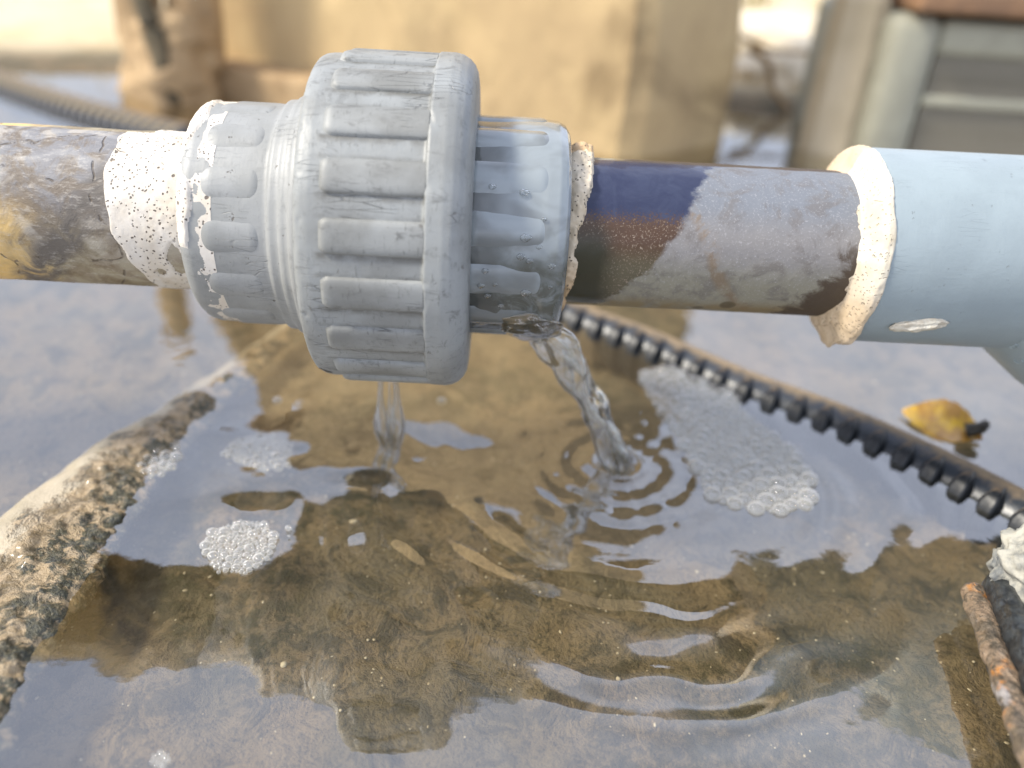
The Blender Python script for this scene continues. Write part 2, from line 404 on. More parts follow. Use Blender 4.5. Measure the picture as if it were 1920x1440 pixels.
def mat_hose(nm='black_ribbed_rubber', lo=.25, dk=(.008, .010, .013), tn=(.23, .165, .10), ro=.30, ct=.5):
    N = NT(nm); g = N.n('NewGeometry'); v = N.obj()
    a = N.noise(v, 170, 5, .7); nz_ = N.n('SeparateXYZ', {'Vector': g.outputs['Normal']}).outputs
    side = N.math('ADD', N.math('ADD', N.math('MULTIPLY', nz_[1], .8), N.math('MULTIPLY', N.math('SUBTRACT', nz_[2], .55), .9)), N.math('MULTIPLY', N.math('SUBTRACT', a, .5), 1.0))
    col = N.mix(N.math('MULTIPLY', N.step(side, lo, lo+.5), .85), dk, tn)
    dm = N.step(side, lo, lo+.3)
    N.bsdf(Base_Color=col, Roughness=N.math('ADD', ro, N.math('MULTIPLY', dm, .45)), Normal=N.bump(a, .0006, .6), Coat_Weight=N.math('MULTIPLY', N.math('SUBTRACT', 1.0, dm), ct), Coat_Roughness=.22)
    return N.m
def mat_algae():
    N = NT('algae_and_sediment'); g = N.n('NewGeometry').outputs['Position']; v = g
    pt = N.n('Attribute', attribute_name='side').outputs['Fac']
    a = N.noise(v, 60, 5, .65, .5); b = N.noise(v, 200, 5, .7, .4); c = N.noise(v, 700, 4, .7)
    pale = N.mix(N.step(a, .4, .6), (.42, .36, .26), (.34, .29, .20))
    knob = N.mix(N.step(b, .42, .6), (.36, .27, .16), (.15, .11, .055))
    dkm = N.math('ADD', N.math('MULTIPLY', N.step(N.math('ADD', pt, N.math('MULTIPLY', N.math('SUBTRACT', a, .5), .8)), .62, .84), N.step(b, .40, .54)), N.math('MULTIPLY', N.step(a, .53, .60), N.step(b, .44, .58)), clamp=True)
    knob = N.mix(dkm, knob, N.mix(N.step(c, .42, .55), (.022, .024, .016), (.07, .066, .038)))
    knob = N.mix(N.math('MULTIPLY', N.step(c, .58, .70), .45), knob, (.52, .42, .29))
    m = N.step(N.math('ADD', pt, N.math('MULTIPLY', N.math('SUBTRACT', a, .5), 1.3)), .30, .50)
    col = N.mix(m, pale, knob)
    h = N.math('ADD', N.math('MULTIPLY', b, m), N.math('MULTIPLY', c, .3))
    N.bsdf(Base_Color=col, Roughness=.45, Normal=N.bump(h, .0022, .9), Coat_Weight=.3, Coat_Roughness=.15)
    return N.m
def mat_crust():
    N = NT('rusty_tan_crust'); v = N.obj()
    a = N.noise(v, 120, 5, .7, .6); b = N.noise(v, 330, 5, .75, .5); c = N.voro(v, 420)
    col = N.mix(N.step(a, .42, .58), (.27, .19, .12), (.13, .10, .065))
    col = N.mix(N.math('MULTIPLY', N.step(b, .50, .62), .8), col, (.045, .036, .022))
    col = N.mix(N.math('MULTIPLY', N.step(N.noise(N.mapp(v, loc=(2, 5, 1)), 70, 3), .56, .64), N.step(b, .56, .42)), col, (.48, .20, .04))
    col = N.mix(N.math('MULTIPLY', N.step(N.noise(N.mapp(v, loc=(7, 1, 4)), 90, 4), .58, .66), .7), col, (.42, .40, .40))
    h = N.math('ADD', N.math('ADD', a, b), N.math('MULTIPLY', c, .6))
    N.bsdf(Base_Color=col, Roughness=.5, Normal=N.bump(h, .0022, 1.0), Coat_Weight=.5, Coat_Roughness=.15)
    return N.m
def mat_plain(name, c1, c2, sc=200, rough=.5, bump=.0005, coat=0.0):
    N = NT(name); v = N.obj(); a = N.noise(v, sc, 5, .65, .4)
    N.bsdf(Base_Color=N.mix(N.step(a, .38, .62), c1, c2), Roughness=rough, Normal=N.bump(a, bump, .7), Coat_Weight=coat, Coat_Roughness=.05)
    return N.m

M = dict(
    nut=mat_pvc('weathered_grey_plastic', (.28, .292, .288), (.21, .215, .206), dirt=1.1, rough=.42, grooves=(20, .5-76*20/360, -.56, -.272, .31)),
    nutrib=mat_pvc('scuffed_grey_plastic', (.27, .278, .27), (.185, .187, .175), dirt=1.1, rough=.5),
    left=mat_pvc('pale_grey_plastic', (.30, .306, .30), (.25, .255, .245), dirt=.55, rough=.45, speck=.9, scratch=.6),
    sock=mat_pvc('smooth_blue_grey_plastic', (.29, .345, .365), (.26, .31, .33), dirt=.12, rough=.38, speck=.25, scratch=.2),
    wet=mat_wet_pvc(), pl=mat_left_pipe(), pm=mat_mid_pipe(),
    cem=mat_cement(), cem2=mat_cement('tan_pipe_cement', (.62, .54, .42), 1.0, .8), cem3=mat_cement('pale_cement_bead', (.64, .60, .51), .25, .5), cem4=mat_plain('cream_cement', (.66, .62, .52), (.52, .46, .36), 260, .7, .0012),
    water=mat_water(), jet=mat_jet(), foam=mat_foam(), ground=mat_ground(), hose=mat_hose(ro=.42, ct=.05), dusty2=mat_hose('silted_hose_wall', .05, (.03, .037, .048), (.30, .22, .13), .34, .1), dusty=mat_hose('dusty_ribbed_rubber', -.7, (.03, .035, .045), (.33, .26, .15), .5), algae=mat_algae(),
    pillar=mat_stone('sunlit_concrete', (.52, .385, .20), (.43, .31, .165), (.17, .115, .055), 6, .85),
    post=mat_stone('grey_tan_concrete', (.52, .44, .31), (.44, .37, .25), (.20, .16, .08), 8, .4),
    crate=mat_plain('faded_green_plastic', (.36, .35, .27), (.31, .30, .23), 30, .7, .001),
    mesh_=mat_plain('brown_grey_slats', (.30, .275, .22), (.25, .23, .18), 60, .8, .001),
    board=mat_plain('rusty_brown_board', (.30, .17, .09), (.22, .13, .075), 25, .8, .002),
    wood=mat_stone('bleached_driftwood', (.44, .31, .17), (.31, .21, .11), (.12, .08, .04), 14, .6),
    rock=mat_stone('pale_limestone', (.80, .72, .56), (.70, .60, .44), (.40, .30, .18), 12, .35),
    leaf=mat_plain('yellow_leaf', (.80, .50, .05), (.52, .28, .07), 160, .4, .0005, .5),
    gap_dark=mat_plain('dark_gap_strip', (.12, .095, .055), (.06, .05, .03), 40, .8), dark=mat_plain('dark_wet_twig', (.02, .017, .012), (.05, .04, .025), 200, .4),
    grass=mat_plain('dry_grass', (.30, .25, .06), (.42, .35, .10), 40, .8),
    rubber=mat_plain('wet_black_rubber', (.010, .012, .014), (.03, .034, .036), 500, .28, .0006, .6),
    crust=mat_crust(),
    lump=mat_plain('rough_grey_cement', (.38, .365, .31), (.12, .13, .135), 110, .8, .002),
    grit=mat_plain('pale_grit', (.62, .56, .44), (.40, .33, .22), 300, .7),
)

# ------------------------------------------------------------------ ground and water
def graded(lo, hi, f0, f1, step, grow=1.13):
    a = list(np.arange(f0, f1+1e-9, step)); d = step; x = a[-1]
    while x < hi: d *= grow; x += d; a.append(min(x, hi))
    d = step; x = a[0]; b = []
    while x > lo: d *= grow; x -= d; b.append(max(x, lo))
    return np.array(b[::-1]+a)
def sheet(name, xs, ys, zf, mat, **kw):
    X, Y = np.meshgrid(xs, ys); Z = zf(X, Y)
    V = np.stack([X, Y, Z], -1).reshape(-1, 3)
    n, m = X.shape; F = grid_faces(n, m, False)
    return obj(name, mesh(name, V, F), mat, **kw)

def ground_z(x, y):
    z = -.017 + .0035*fbm(x*14, y*14, seed=3) + .0016*fbm(x*90, y*90, seed=5, oct=3)
    z = z + .0012*np.maximum(0, fbm(x*45, y*45, seed=12, oct=2)-.35)*2
    shore = 1.02 + .07*fbm(x*3, y*0+2, seed=8) + .05*x
    d = y - shore
    bank = -.017 + sstep(-.12, .05, d)*.034 + np.maximum(d, 0)*.06 + np.maximum(0, d)*.05*(1+fbm(x*2, y*2, seed=9))*np.minimum(1, np.maximum(d, 0))
    bank = bank + .006*fbm(x*10, y*10, seed=17)*sstep(-.02, .1, d)
    z = np.where(d > -.12, bank*1.0 + (z+.017)*np.clip(-d/.12, 0, 1), z)
    far = np.sqrt(x*x+y*y)
    z = np.where(far > 12, np.minimum(z, 1.5), z)
    return z
sheet('ground', graded(-60, 60, -.32, .36, .0025), graded(-60, 60, .05, .55, .0025), ground_z, M['ground'], kind='structure')

A1 = at(1165, 868); B1 = at(733, 838)
def water_z(x, y):
    h = .00030*fbm(x*16, y*13, seed=21, oct=2)
    wob = .0046*fbm(x*34, y*34, seed=22, oct=2)
    # rings from the big jet
    r = np.hypot(x-A1.x, (y-A1.y)) + wob
    env = np.exp(-r/.042)*sstep(.002, .012, r)
    h = h + .00044*env*(.75+.5*fbm(x*40, y*40, seed=37, oct=2))*np.sin(2*math.pi*r/(.0082+r*.05)) 
    h = h + .00058*np.exp(-((r-.078)/.032)**2)*np.sin(2*math.pi*r/.0155)*sstep(-.25,.5,np.cos(np.arctan2(y-A1.y,x-A1.x)+1.35))*(.6+.6*fbm(x*20, y*20, seed=31, oct=2))
    h = h - .0022*np.exp(-(r/.0045)**2) + .0013*np.exp(-((r-.0075)/.0025)**2)
    # radial ridges round the jet
    an = np.arctan2(y-A1.y, x-A1.x)
    h = h + .00009*np.sin(an*15+fbm(x*60, y*60, seed=33)*2)*np.exp(-((r-.03)/.018)**2)
    # pillowy waves under the union nut
    r2 = np.hypot((x-B1.x), y-B1.y) + wob
    h = h + .00018*np.exp(-r2/.022)*sstep(.001, .008, r2)*np.sin(2*math.pi*r2/.0125)
    e2 = np.exp(-(((x-B1.x+.008)/.055)**2 + ((y-B1.y+.006)/.048)**2))
    h = h + e2*.0027*fbm(x*32, y*36, seed=25, oct=2)
    h = h + .0005*np.exp(-(r2/.003)**2)
    h = h + .00010*fbm(x*46, y*34, seed=29, oct=2)*sstep(.20, .14, y)
    # fine shiver
    h = h + .00005*fbm(x*70, y*45, seed=28, oct=2)*(sstep(.30, .12, np.hypot(x, y-.2))+.15)
    f = sstep(.8, .5, np.hypot(x, y-.25))
    return h*(f*.9+.1)
sheet('water', graded(-60, 60, -.25, .30, .00115), graded(-60, 3.0, .055, .42, .00115), water_z, M['water'], kind='structure')

# ------------------------------------------------------------------ the leaking pipeline
D, EL = .265, R(30-10.95)
AX = Vector((0, D*math.cos(EL), CAMH - D*math.sin(EL)))
YAW = R(2.0)
pipe = empty('leaking_pipeline', AX, (0, 0, YAW), label='weathered grey plastic pipeline with a ribbed union nut, leaking over shallow water', category='pipeline')

obj('pipe', lathe('left_pipe', [(-420, 24.2), (-95, 24.2)], 200, lambda s, r, t: r+.18*fbm(s*.09, t*.05, seed=41), step=1.2), M['pl'], pipe,
    label='long grey pipe length stained brown, with a painted yellow sunlit patch at its left end')
obj('pipe', lathe('mid_pipe', [(8, 23.4), (112, 23.4)], 240, lambda s, r, t: r+.12*fbm(s*.12, t*.06, seed=42), step=.8), M['pm'], pipe,
    label='short pipe length, dark and wet beside the leak')

# left end connector
PROF_L = [(-98.5, 23), (-98.5, 31), (-98, 32.3), (-96.8, 33.4), (-95, 34), (-73.2, 34.3), (-72.6, 34.6), (-72.2, 35.6), (-69.4, 35.9), (-69.0, 36.2), (-68.6, 36.9), (-66.3, 37.2),
          (-65.9, 37.7), (-65.5, 39.2), (-64, 39.8), (-60, 39.8), (-60, 30)]
lc = obj('connector', lathe('connector_left', dense(PROF_L, .8), 256, lambda s, r, t: r+.06*fbm(s*.2, t*.1, seed=43)), M['left'], pipe, label='pale dry connector on the left, white cement on its rim')
# right end connector
PROF_R = [(-20, 30), (-20, 33.2), (-13, 33.6), (6, 34), (9.5, 33.7), (11.6, 32.6), (12.8, 30.8), (13, 23)]
def wetfn(s, r, t):
    film = .18*fbm(s*.12, t*.045, seed=44, oct=3)*sstep(13, 10, s)
    film = film + sstep(85, 120, t)*sstep(185, 150, t)*1.3*np.maximum(0, fbm(s*.13+3, t*.05, seed=45, oct=2)+.25)*sstep(13, 9, s)*sstep(-16, -6, s)
    return r+film
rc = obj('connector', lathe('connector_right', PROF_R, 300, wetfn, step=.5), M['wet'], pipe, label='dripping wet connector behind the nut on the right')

def rib_mesh(name, s0, s1, wdeg, base, hgt, open_right=True, n=30, m=18, e=2.6, soft=.42):
    V, F = [], []
    S_ = np.linspace(0, 1, n)[:, None]; W_ = np.linspace(-1, 1, m)[None, :]
    S_, W_ = np.broadcast_arrays(S_, W_)
    L = s1-s0; half = math.radians(wdeg)/2; wid = half*base
    x = S_*L; endl = np.clip(1-x/(wid*.75), 0, 1)
    rin = np.clip(1-(np.abs(W_)**e + endl**e), 0, 1)
    if not open_right:
        endr = np.clip(1-(L-x)/(wid*.6), 0, 1); rin = np.clip(rin-endr**e, 0, 1)
    prof = rin**soft
    r = base-.25+(hgt+.25)*prof
    th = W_*half
    V = np.stack([(s0+x), -r*np.sin(th), r*np.cos(th)], -1).reshape(-1, 3)/1000
    return mesh(name, V, grid_faces(n, m, False))
def ring_of(me, name, count, phase, mat, parent, skip=()):
    for k in range(count):
        o = obj(name, me, mat, parent); o.rotation_euler = (R(phase+360*k/count), 0, 0)   # theta = phase + ...
ring_of(rib_mesh('connector_rib', -91.5, -74.5, 17.5, 34.1, .60, False, 36, 24, 2.2, .95), 'rib', 14, 69+13, M['left'], lc)
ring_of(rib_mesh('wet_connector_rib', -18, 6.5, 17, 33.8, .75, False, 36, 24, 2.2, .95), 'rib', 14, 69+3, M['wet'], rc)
PROF_N = [(-62.2, 37), (-62.2, 46.8), (-62.0, 48.0), (-61.4, 48.8), (-60.2, 49.4), (-58, 49.8), (-54, 49.9), (-27.9, 50.0), (-27.5, 50.3), (-27.3, 51.2), (-26.9, 51.6), (-22.5, 51.7), (-20.2, 51.2),
          (-18.2, 50.1), (-16.7, 48.5), (-15.8, 46.5), (-15.4, 44), (-15.2, 32)]
def nutfn(s, r, t):
    nick = np.maximum(0, vnoise(s*.9, t*.35, seed=47)-.62)*1.2*((np.abs(s+27) < 1.2) | (np.abs(s+61) < 1.6))
    return r+.05*fbm(s*.3, t*.2, seed=46)-nick
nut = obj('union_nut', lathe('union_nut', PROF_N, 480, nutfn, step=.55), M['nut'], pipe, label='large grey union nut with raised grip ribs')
ring_of(rib_mesh('nut_rib', -55, -27.2, 11.2, 49.9, 1.55, True, 44, 26, 3.2), 'rib', 20, 69+7, M['nutrib'], nut)

# right socket and elbow
PROF_S = [(104.5, 22), (104.5, 29.8), (105.2, 30.6), (106.5, 31), (190, 31.3)]
obj('socket', lathe('socket', PROF_S, 200, step=2), M['sock'], pipe, label='smooth pale blue-grey socket at the right end')
# elbow: barrel leaning down towards the photographer
d1 = Vector((.80, -.48, -.44)).normalized(); c0 = Vector((.1875, 0, 0))
prof = [(-.036, .0), (-.034, .014), (-.028, .026), (-.018, .035), (-.005, .0415), (.012, .0435), (.030, .0435), (.0315, .045), (.050, .0455), (.115, .0455), (.116, .036), (.02, .036)]
q = Vector((0, 0, 1)).rotation_difference(d1).to_matrix()
pp = dense([(a*1000, b*1000) for a, b in prof], 3); mm = 96
Vv = []; 
for (s_, r_) in pp:
    for j in range(mm):
        th = 2*math.pi*j/mm; Vv.append(c0 + q @ Vector((r_*math.cos(th), r_*math.sin(th), s_))/1000)
elb = obj('elbow', mesh('elbow', [tuple(v) for v in Vv], grid_faces(len(pp), mm, True)), M['sock'], pipe)

# cement
def shell(name, s0, s1, rb, fld, thick, mat, seed, m=300, step=.45, lbl=None, rough=.12):
    def fn(s, r, t):
        base = np.interp(s, [p[0] for p in rb], [p[1] for p in rb])
        mk = sstep(-.25, .35, fld(s, t))
        rr = base-.35+mk*(.35+thick(s, t)*(.75+.5*fbm(s*.25, t*.08, seed=seed, oct=3))) + mk*rough*fbm(s*1.2, t*.5, seed=seed+3, oct=3)
        return rr
    o = obj('cement', lathe(name, [(s0, 20), (s1, 20)], m, fn, step=step), mat, pipe)
    if lbl: o['label'] = lbl
    return o
T = lambda t: (t+180) % 360-180
def f1(s, t):
    a = s-(-121.5+7*sstep(60, 140, t)+1.6*fbm(s*.03, t*.045, seed=51, oct=2))
    hole = ((s+103)/2.9)**2+((t-109)/13)**2-1+.5*vnoise(s*.8, t*.15, seed=90); hole2 = ((s+109.5)/1.6)**2+((t-121)/4)**2-1
    return np.minimum(np.minimum(a, hole*2), hole2*2)
shell('cement_left', -130, -97.5, [(-130, 24.3), (-97, 24.3)], f1, lambda s, t: .28+0*s, M['cem'], 52, rough=.05, lbl='wide porous white cement band around the left pipe')
def f2(s, t):
    tt = T(t); edge = -94.6+1.8*fbm(s*.02+4, t*.06, seed=55, oct=3)+1.2*np.sin(tt*.11)
    return np.minimum(edge-s, np.minimum((tt+70)/12, (88-tt)/6))
shell('cement_rim', -99.2, -88, [(-99.2, 29), (-98.6, 31.3), (-98, 32.5), (-96.8, 33.6), (-95, 34.3), (-88, 34.5)], f2, lambda s, t: .35+0*s, M['cem'], 56, lbl='crumbling white cement on the rim of the left connector')
def f3(s, t):
    edge = 20.6-4.6*sstep(15, 75, T(t))-1.2*sstep(80, 130, T(t))+1.0*fbm(s*.02, t*.07, seed=58, oct=3)
    return edge-s
shell('cement_mid', 12.2, 25, [(12, 23.5), (25, 23.5)], f3, lambda s, t: 2.0+1.7*sstep(60, 5, np.abs(T(t)))*sstep(11, 16, s), M['cem2'], 59, lbl='tan cement ring with a rough white top, where the leak starts', rough=.3)
def f4(s, t):
    edge = 101.2-2.2*sstep(112, 135, T(t))*sstep(172, 160, T(t))+.7*fbm(s*.02, t*.05, seed=61, oct=3)
    end = 107.0+.5*fbm(s*.02+9, t*.06, seed=66, oct=3)
    return np.minimum(s-edge, (end-s)*1.5)
shell('cement_right', 96, 110, [(96, 23.5), (100.6, 23.7), (101.8, 25.6), (102.8, 28.2), (103.8, 30.2), (105, 31.2), (106.5, 31.3), (108, 31.2), (109.4, 31.0), (110, 30.6)], f4,
      lambda s, t: (.25+2.6*sstep(112, 140, T(t))*sstep(178, 160, T(t)))*sstep(109, 105.5, s)+.1, M['cem3'], 62, lbl='smooth cream cement bead around the socket mouth', step=.3)
# cement smear on the socket
def blob(c, ax, n=28, m=40, seed=70, amp=.12, oct=4):
    V = []
    for i in range(n):
        a = math.pi*i/(n-1)
        for j in range(m):
            b = 2*math.pi*j/m; d = Vector((math.sin(a)*math.cos(b), math.sin(a)*math.sin(b), math.cos(a)))
            k = 1+amp*float(fbm(d.x*2+5, d.y*2, d.z*2, seed=seed, oct=oct)); V.append((d.x*k*ax[0], d.y*k*ax[1], d.z*k*ax[2]))
    me = mesh('blob', V, grid_faces(n, m, True)); return me
th = R(118); sm_ = obj('cement', blob(None, (.0082, .0026, .0016), seed=71, amp=.30), M['cem4'], pipe, label='cream smear of cement stuck on the socket')
sm_.location = (.1225, -.0312*math.sin(th), .0312*math.cos(th)); sm_.rotation_euler = (th, R(-9)*0, 0); 
sm_.rotation_euler = (Matrix.Rotation(th, 3, 'X') @ Matrix.Rotation(R(12), 3, 'Z')).to_euler()
# raised moulding mark on the elbow
def on_elbow(u, v):   # small raised strokes lying on the barrel
    return c0 + q @ Vector((.0406*math.cos(u), .0406*math.sin(u), v))
bpy.context.view_layer.update()
dg = bpy.context.evaluated_depsgraph_get()
def moulded(pts, px, py, sc, closed):
    ok, loc, nrm, *_ = S.ray_cast(dg, camo.matrix_world.translation, ray(px, py))
    if not ok or loc.y > .6: return
    loc = pipe.matrix_world.inverted() @ loc; nrm = pipe.matrix_world.to_3x3().inverted() @ nrm
    a = Vector((1, 0, 0)); a = (a-nrm*a.dot(nrm)).normalized(); b = nrm.cross(a)
    obj('moulded_mark', tube('moulded_mark', [loc+a*(x*sc)+b*(y*sc) for x, y in pts], .00035, 8), M['sock'], elb)
circ = [(math.cos(k/12*2*math.pi)*.5, math.sin(k/12*2*math.pi)*.5) for k in range(13)]
moulded([(x, y+.5) for x, y in circ], 1900, 648, .0016, True); moulded([(x, y-.5) for x, y in circ], 1900, 648, .0016, True)
moulded([(-.4, 1), (.3, .5), (.45, -.1), (.1, -.8), (-.5, -1)], 1912, 678, .0019, False)
# ------------------------------------------------------------------ falling water
SP = Matrix.Translation(AX) @ Matrix.Rotation(YAW, 4, 'Z')
p0 = SP @ Vector((.0095, -.006, -.0345)); tgt = A1
def jet_path(p0, p1, n, v0=.35, dip=0.0):
    out = []
    for k in range(n):
        t = k/(n-1)
        h = p0.lerp(p1, t); z = p0.z + (p1.z-.004-p0.z)*(v0*t+(1-v0)*t*t)
        out.append(Vector((h.x, h.y, z)))
    return out
jp = jet_path(p0, tgt, 90, .62)
jr = lambda t: .0038+.0032*math.exp(-((t-.18)/.22)**2)+.0012*math.sin(t*3.1)+.0004*math.sin(t*23)
def jf(t, q): return 1+.30*math.sin(2*q+t*4)+.12*math.sin(3*q-t*9)+.05*math.sin(5*q+t*17)+.10*float(vnoise(t*13, math.cos(q)*2, math.sin(q)*2, 81))
def put_jet(name, paths, mat, **kw):
    r_ = empty(name, paths[0][1][0], **kw)
    inv = r_.location.copy()
    for nm, P, rad, f, m in paths:
        obj(nm, tube(nm, [p-inv for p in P], rad, m, f), mat, r_)
    return r_
side = Vector((.0036, -.001, 0))
j2 = [p+side*math.sin(i*.11)*1.2 for i, p in enumerate(jp)]
j3 = [p-side*math.sin(i*.13+.6)*1.1+Vector((0, -.001, 0)) for i, p in enumerate(jp)]
put_jet('water_jet', [('strand', jp, jr, jf, 40),
                      ('strand', j2, lambda t: .0011+.0008*math.sin(t*19)**2, None, 14), ('strand', j3, lambda t: .0009+.0009*math.sin(t*15+1)**2, None, 14)],
        M['jet'], label='twisting clear water jet falling from the wet connector', category='water jet')
tb = SP @ Vector((-.0435, -.004, -.0508)); te = B1.copy()
tp = jet_path(tb, te, 50, .7)
def strand(off, sw):
    return [p+Vector((off*(1-.65*math.sin(math.pi*min(1, (1-i/49)*1.5))*.0)+sw*math.sin(math.pi*i/49), 0, 0)) for i, p in enumerate(tp)]
put_jet('water_trickle', [('strand', strand(-.0022, -.0012), lambda t: .0009+.0021*math.exp(-((t-.72)/.17)**2), None, 18), ('strand', strand(.0016, .0010), lambda t: .0010+.0023*math.exp(-((t-.72)/.19)**2), None, 18),
                          ('strand', strand(0, 0), lambda t: .0003+.0012*math.exp(-((t-.7)/.2)**2), None, 14)],
        M['jet'], label='thin twin trickle of water dripping from under the union nut', category='water trickle')

# water clinging under the wet connector, and small droplets on it
cw = obj('clinging_water', blob(None, (.0090, .0100, .0017), seed=83, amp=.22, n=40, m=50, oct=2), M['jet'], kind='thing', label='bulge of clear water clinging under the wet connector where the jet leaves', category='clinging water')
th = R(133); pm_ = SP @ Vector((.0035, -.0340*math.sin(th), .0340*math.cos(th))); cw.location = pm_
cw.rotation_euler = (Matrix.Rotation(th, 3, 'X')).to_euler()
dm_ = blob(None, (.0008, .0008, .0005), n=12, m=16, seed=84, amp=.2)
for (s_, t_, k_) in ((-10, 52, 1), (-1, 54, 1.3), (0, 75, 1.5), (4, 79, .8), (-1, 84, 1.2), (1.5, 86, 1), (8, 88, 1), (-11, 92, 1), (-8, 99, .8), (-12, 100, 1.1), (1, 103, 1.5), (8, 99, .8), (-10, 106, 1), (5, 66, .7), (-6, 112, .9)):
    o = obj('water_droplet', dm_, M['jet'], label='tiny clear water droplet beading on the wet grey connector', category='droplet', group='droplets on the wet connector')
    a_ = R(t_); o.location = SP @ Vector((s_/1000, -.0345*math.sin(a_), .0345*math.cos(a_))); o.rotation_euler = (a_, 0, 0); o.scale = (k_*1.3, k_, k_)
# ------------------------------------------------------------------ foam
def ico(sub=2):
    import bmesh
    bm = bmesh.new(); bmesh.ops.create_icosphere(bm, subdivisions=sub, radius=1)
    V = np.array([v.co[:] for v in bm.verts]); F = np.array([[v.index for v in f.verts] for f in bm.faces]); bm.free(); return V, F
IV, IF = ico(3)
def inside(p, poly):
    x, y = p; c = False; j = len(poly)-1
    for i in range(len(poly)):
        xi, yi = poly[i]; xj, yj = poly[j]
        if (yi > y) != (yj > y) and x < (xj-xi)*(y-yi)/(yj-yi)+xi: c = not c
        j = i
    return c
def foam(name, poly, rfun, tries, label, lift=.15, seed=1, cat='foam'):
    rnd = random.Random(seed)
    P = [at(*p) for p in poly]; xs = [p.x for p in P]; ys = [p.y for p in P]; poly2 = [(p.x, p.y) for p in P]
    B = []
    cell = {}
    big = .004
    for k in range(tries):
        x, y = rnd.uniform(min(xs), max(xs)), rnd.uniform(min(ys), max(ys))
        if not inside((x, y), poly2): continue
        r = rfun(x, y, rnd, k/tries)
        ci, cj = int(x//big), int(y//big); ok = True
        for a in (-1, 0, 1):
            for b in (-1, 0, 1):
                for (bx, by, br) in cell.get((ci+a, cj+b), ()):
                    if math.hypot(bx-x, by-y) < (br+r)*.86: ok = False; break
                if not ok: break
            if not ok: break
        if not ok: continue
        cell.setdefault((ci, cj), []).append((x, y, r)); B.append((x, y, r))
    cx, cy = sum(xs)/len(xs), sum(ys)/len(ys)
    for k in range(int(len(B)*.10)):           # strays round the raft
        bx, by, br = rnd.choice(B); a_ = rnd.uniform(0, 6.28); d_ = rnd.uniform(.001, .006)
        x, y = bx+d_*math.cos(a_), by+d_*math.sin(a_)
        if not inside((x, y), poly2): B.append((x, y, rnd.uniform(.0004, .0011)))
    V, F = [], []; nV = 0
    for (x, y, r) in B:
        v = IV*np.array([r, r, r*.7])+np.array([x-cx, y-cy, r*lift]); V.append(v); F.append(IF+nV); nV += len(IV)
    o = obj(name, mesh(name, np.concatenate(V), np.concatenate(F)), M['foam'], label=label, category=cat, kind='stuff')
    o.location = (cx, cy, 0)
    return o, len(B)
def rf_big(x, y, rnd, f):
    fr = np.clip((.275-y)/.07+.3, 0, 1)
    if f < .05: return rnd.uniform(.0024, .0038)*(.62+.38*fr)
    if f < .45: return rnd.uniform(.0012, .0023)*(.65+.35*fr)
    return rnd.uniform(.0007, .0013)
foam('foam', [(1195, 700), (1240, 690), (1330, 690), (1375, 715), (1385, 765), (1440, 805), (1490, 850), (1522, 890), (1516, 945), (1470, 962), (1400, 955), (1330, 930), (1318, 895), (1290, 850), (1262, 800), (1225, 755)],
     rf_big, 26000, 'large white raft of packed bubbles below the black ribbed hose', seed=3)
def rf_s(a, b): return lambda x, y, rnd, f: rnd.uniform(a*1.4, b) if f < .10 else rnd.uniform(a, (a+b)*.5)
foam('foam', [(418, 850), (440, 825), (490, 815), (535, 822), (548, 850), (540, 875), (500, 885), (450, 870)], rf_s(.0005, .0021), 7000, 'small bright foam patch on the orange reflection left of the trickle', seed=4)
foam('foam', [(378, 1030), (400, 995), (450, 978), (500, 980), (518, 1010), (500, 1050), (460, 1076), (410, 1068)], rf_s(.0005, .0018), 9000, 'oval foam patch floating lower left, over the brown silt', seed=5)
foam('foam', [(255, 850), (275, 830), (320, 812), (335, 835), (332, 870), (300, 895), (265, 890)], rf_s(.0007, .0026), 5000, 'small foam cluster against the algae-covered hose', seed=6)
foam('foam', [(285, 1420), (305, 1410), (318, 1425), (312, 1440), (290, 1442)], rf_s(.0004, .0012), 1500, 'tiny speck of foam near the bottom edge', seed=8)
for k, (px, py, r) in enumerate([(828, 752, 2.0), (520, 750, 1.8)]):
    o = obj('bubble', mesh('bubble', IV*np.array([r, r, r*.7])/1000, IF), M['foam'],
            label=['single bubble just right of the trickle', 'lone bubble above the bright foam patch'][k], category='bubble')
    o.location = at(px, py)

# ------------------------------------------------------------------ hoses
def ribbed_hose(name, pts, zc, rr, rv, pitch, label, mat=None, thick=.35, m=40):
    path = resample(spline([at(*p[:2], 0) + Vector((0, 0, zc if len(p) < 3 else p[2])) for p in pts], 300), pitch/6)
    o0 = path[0].copy(); root = empty(name, o0, label=label, category='hose')
    obj('hose_wall', tube('hose_wall', [p-o0 for p in path], rv, m), M['dusty2'], root)
    def ribfn(s_, r_, t):
        tt = np.abs((t+180) % 360-180)
        wd = (.6+(pitch*1000*.38-.6)*sstep(4, 58, tt))
        a = (1-sstep(wd*.55, wd, np.abs(s_)))*(((t+180) % 360-180) > 3)
        return rv*1000-.25+(rr-rv)*1000*a*(.05+.95*sstep(2, 50, tt))+.12*fbm(s_*.8, t*.06, seed=77, oct=2)
    q_ = pitch*1000*.42
    rib = lathe('hose_rib', [(x_, 1) for x_ in np.linspace(-q_, q_, 17)], 90, ribfn)
    n = 0
    for i in range(3, len(path)-3, 6):
        t = (path[i+1]-path[i-1]).normalized()
        r_ = obj('rib', rib, mat, root); r_.location = path[i]-o0
        r_.rotation_euler = t.to_track_quat('X', 'Z').to_euler(); n += 1
    return n
ribbed_hose('ribbed_hose', [(940, 520), (1085, 588), (1220, 640), (1390, 715), (1560, 778), (1720, 850), (1850, 915), (1960, 975), (2120, 1060)],
            -.0062, .0160, .0114, .0118, 'black ribbed hose running half sunk past the large foam raft', M['hose'])
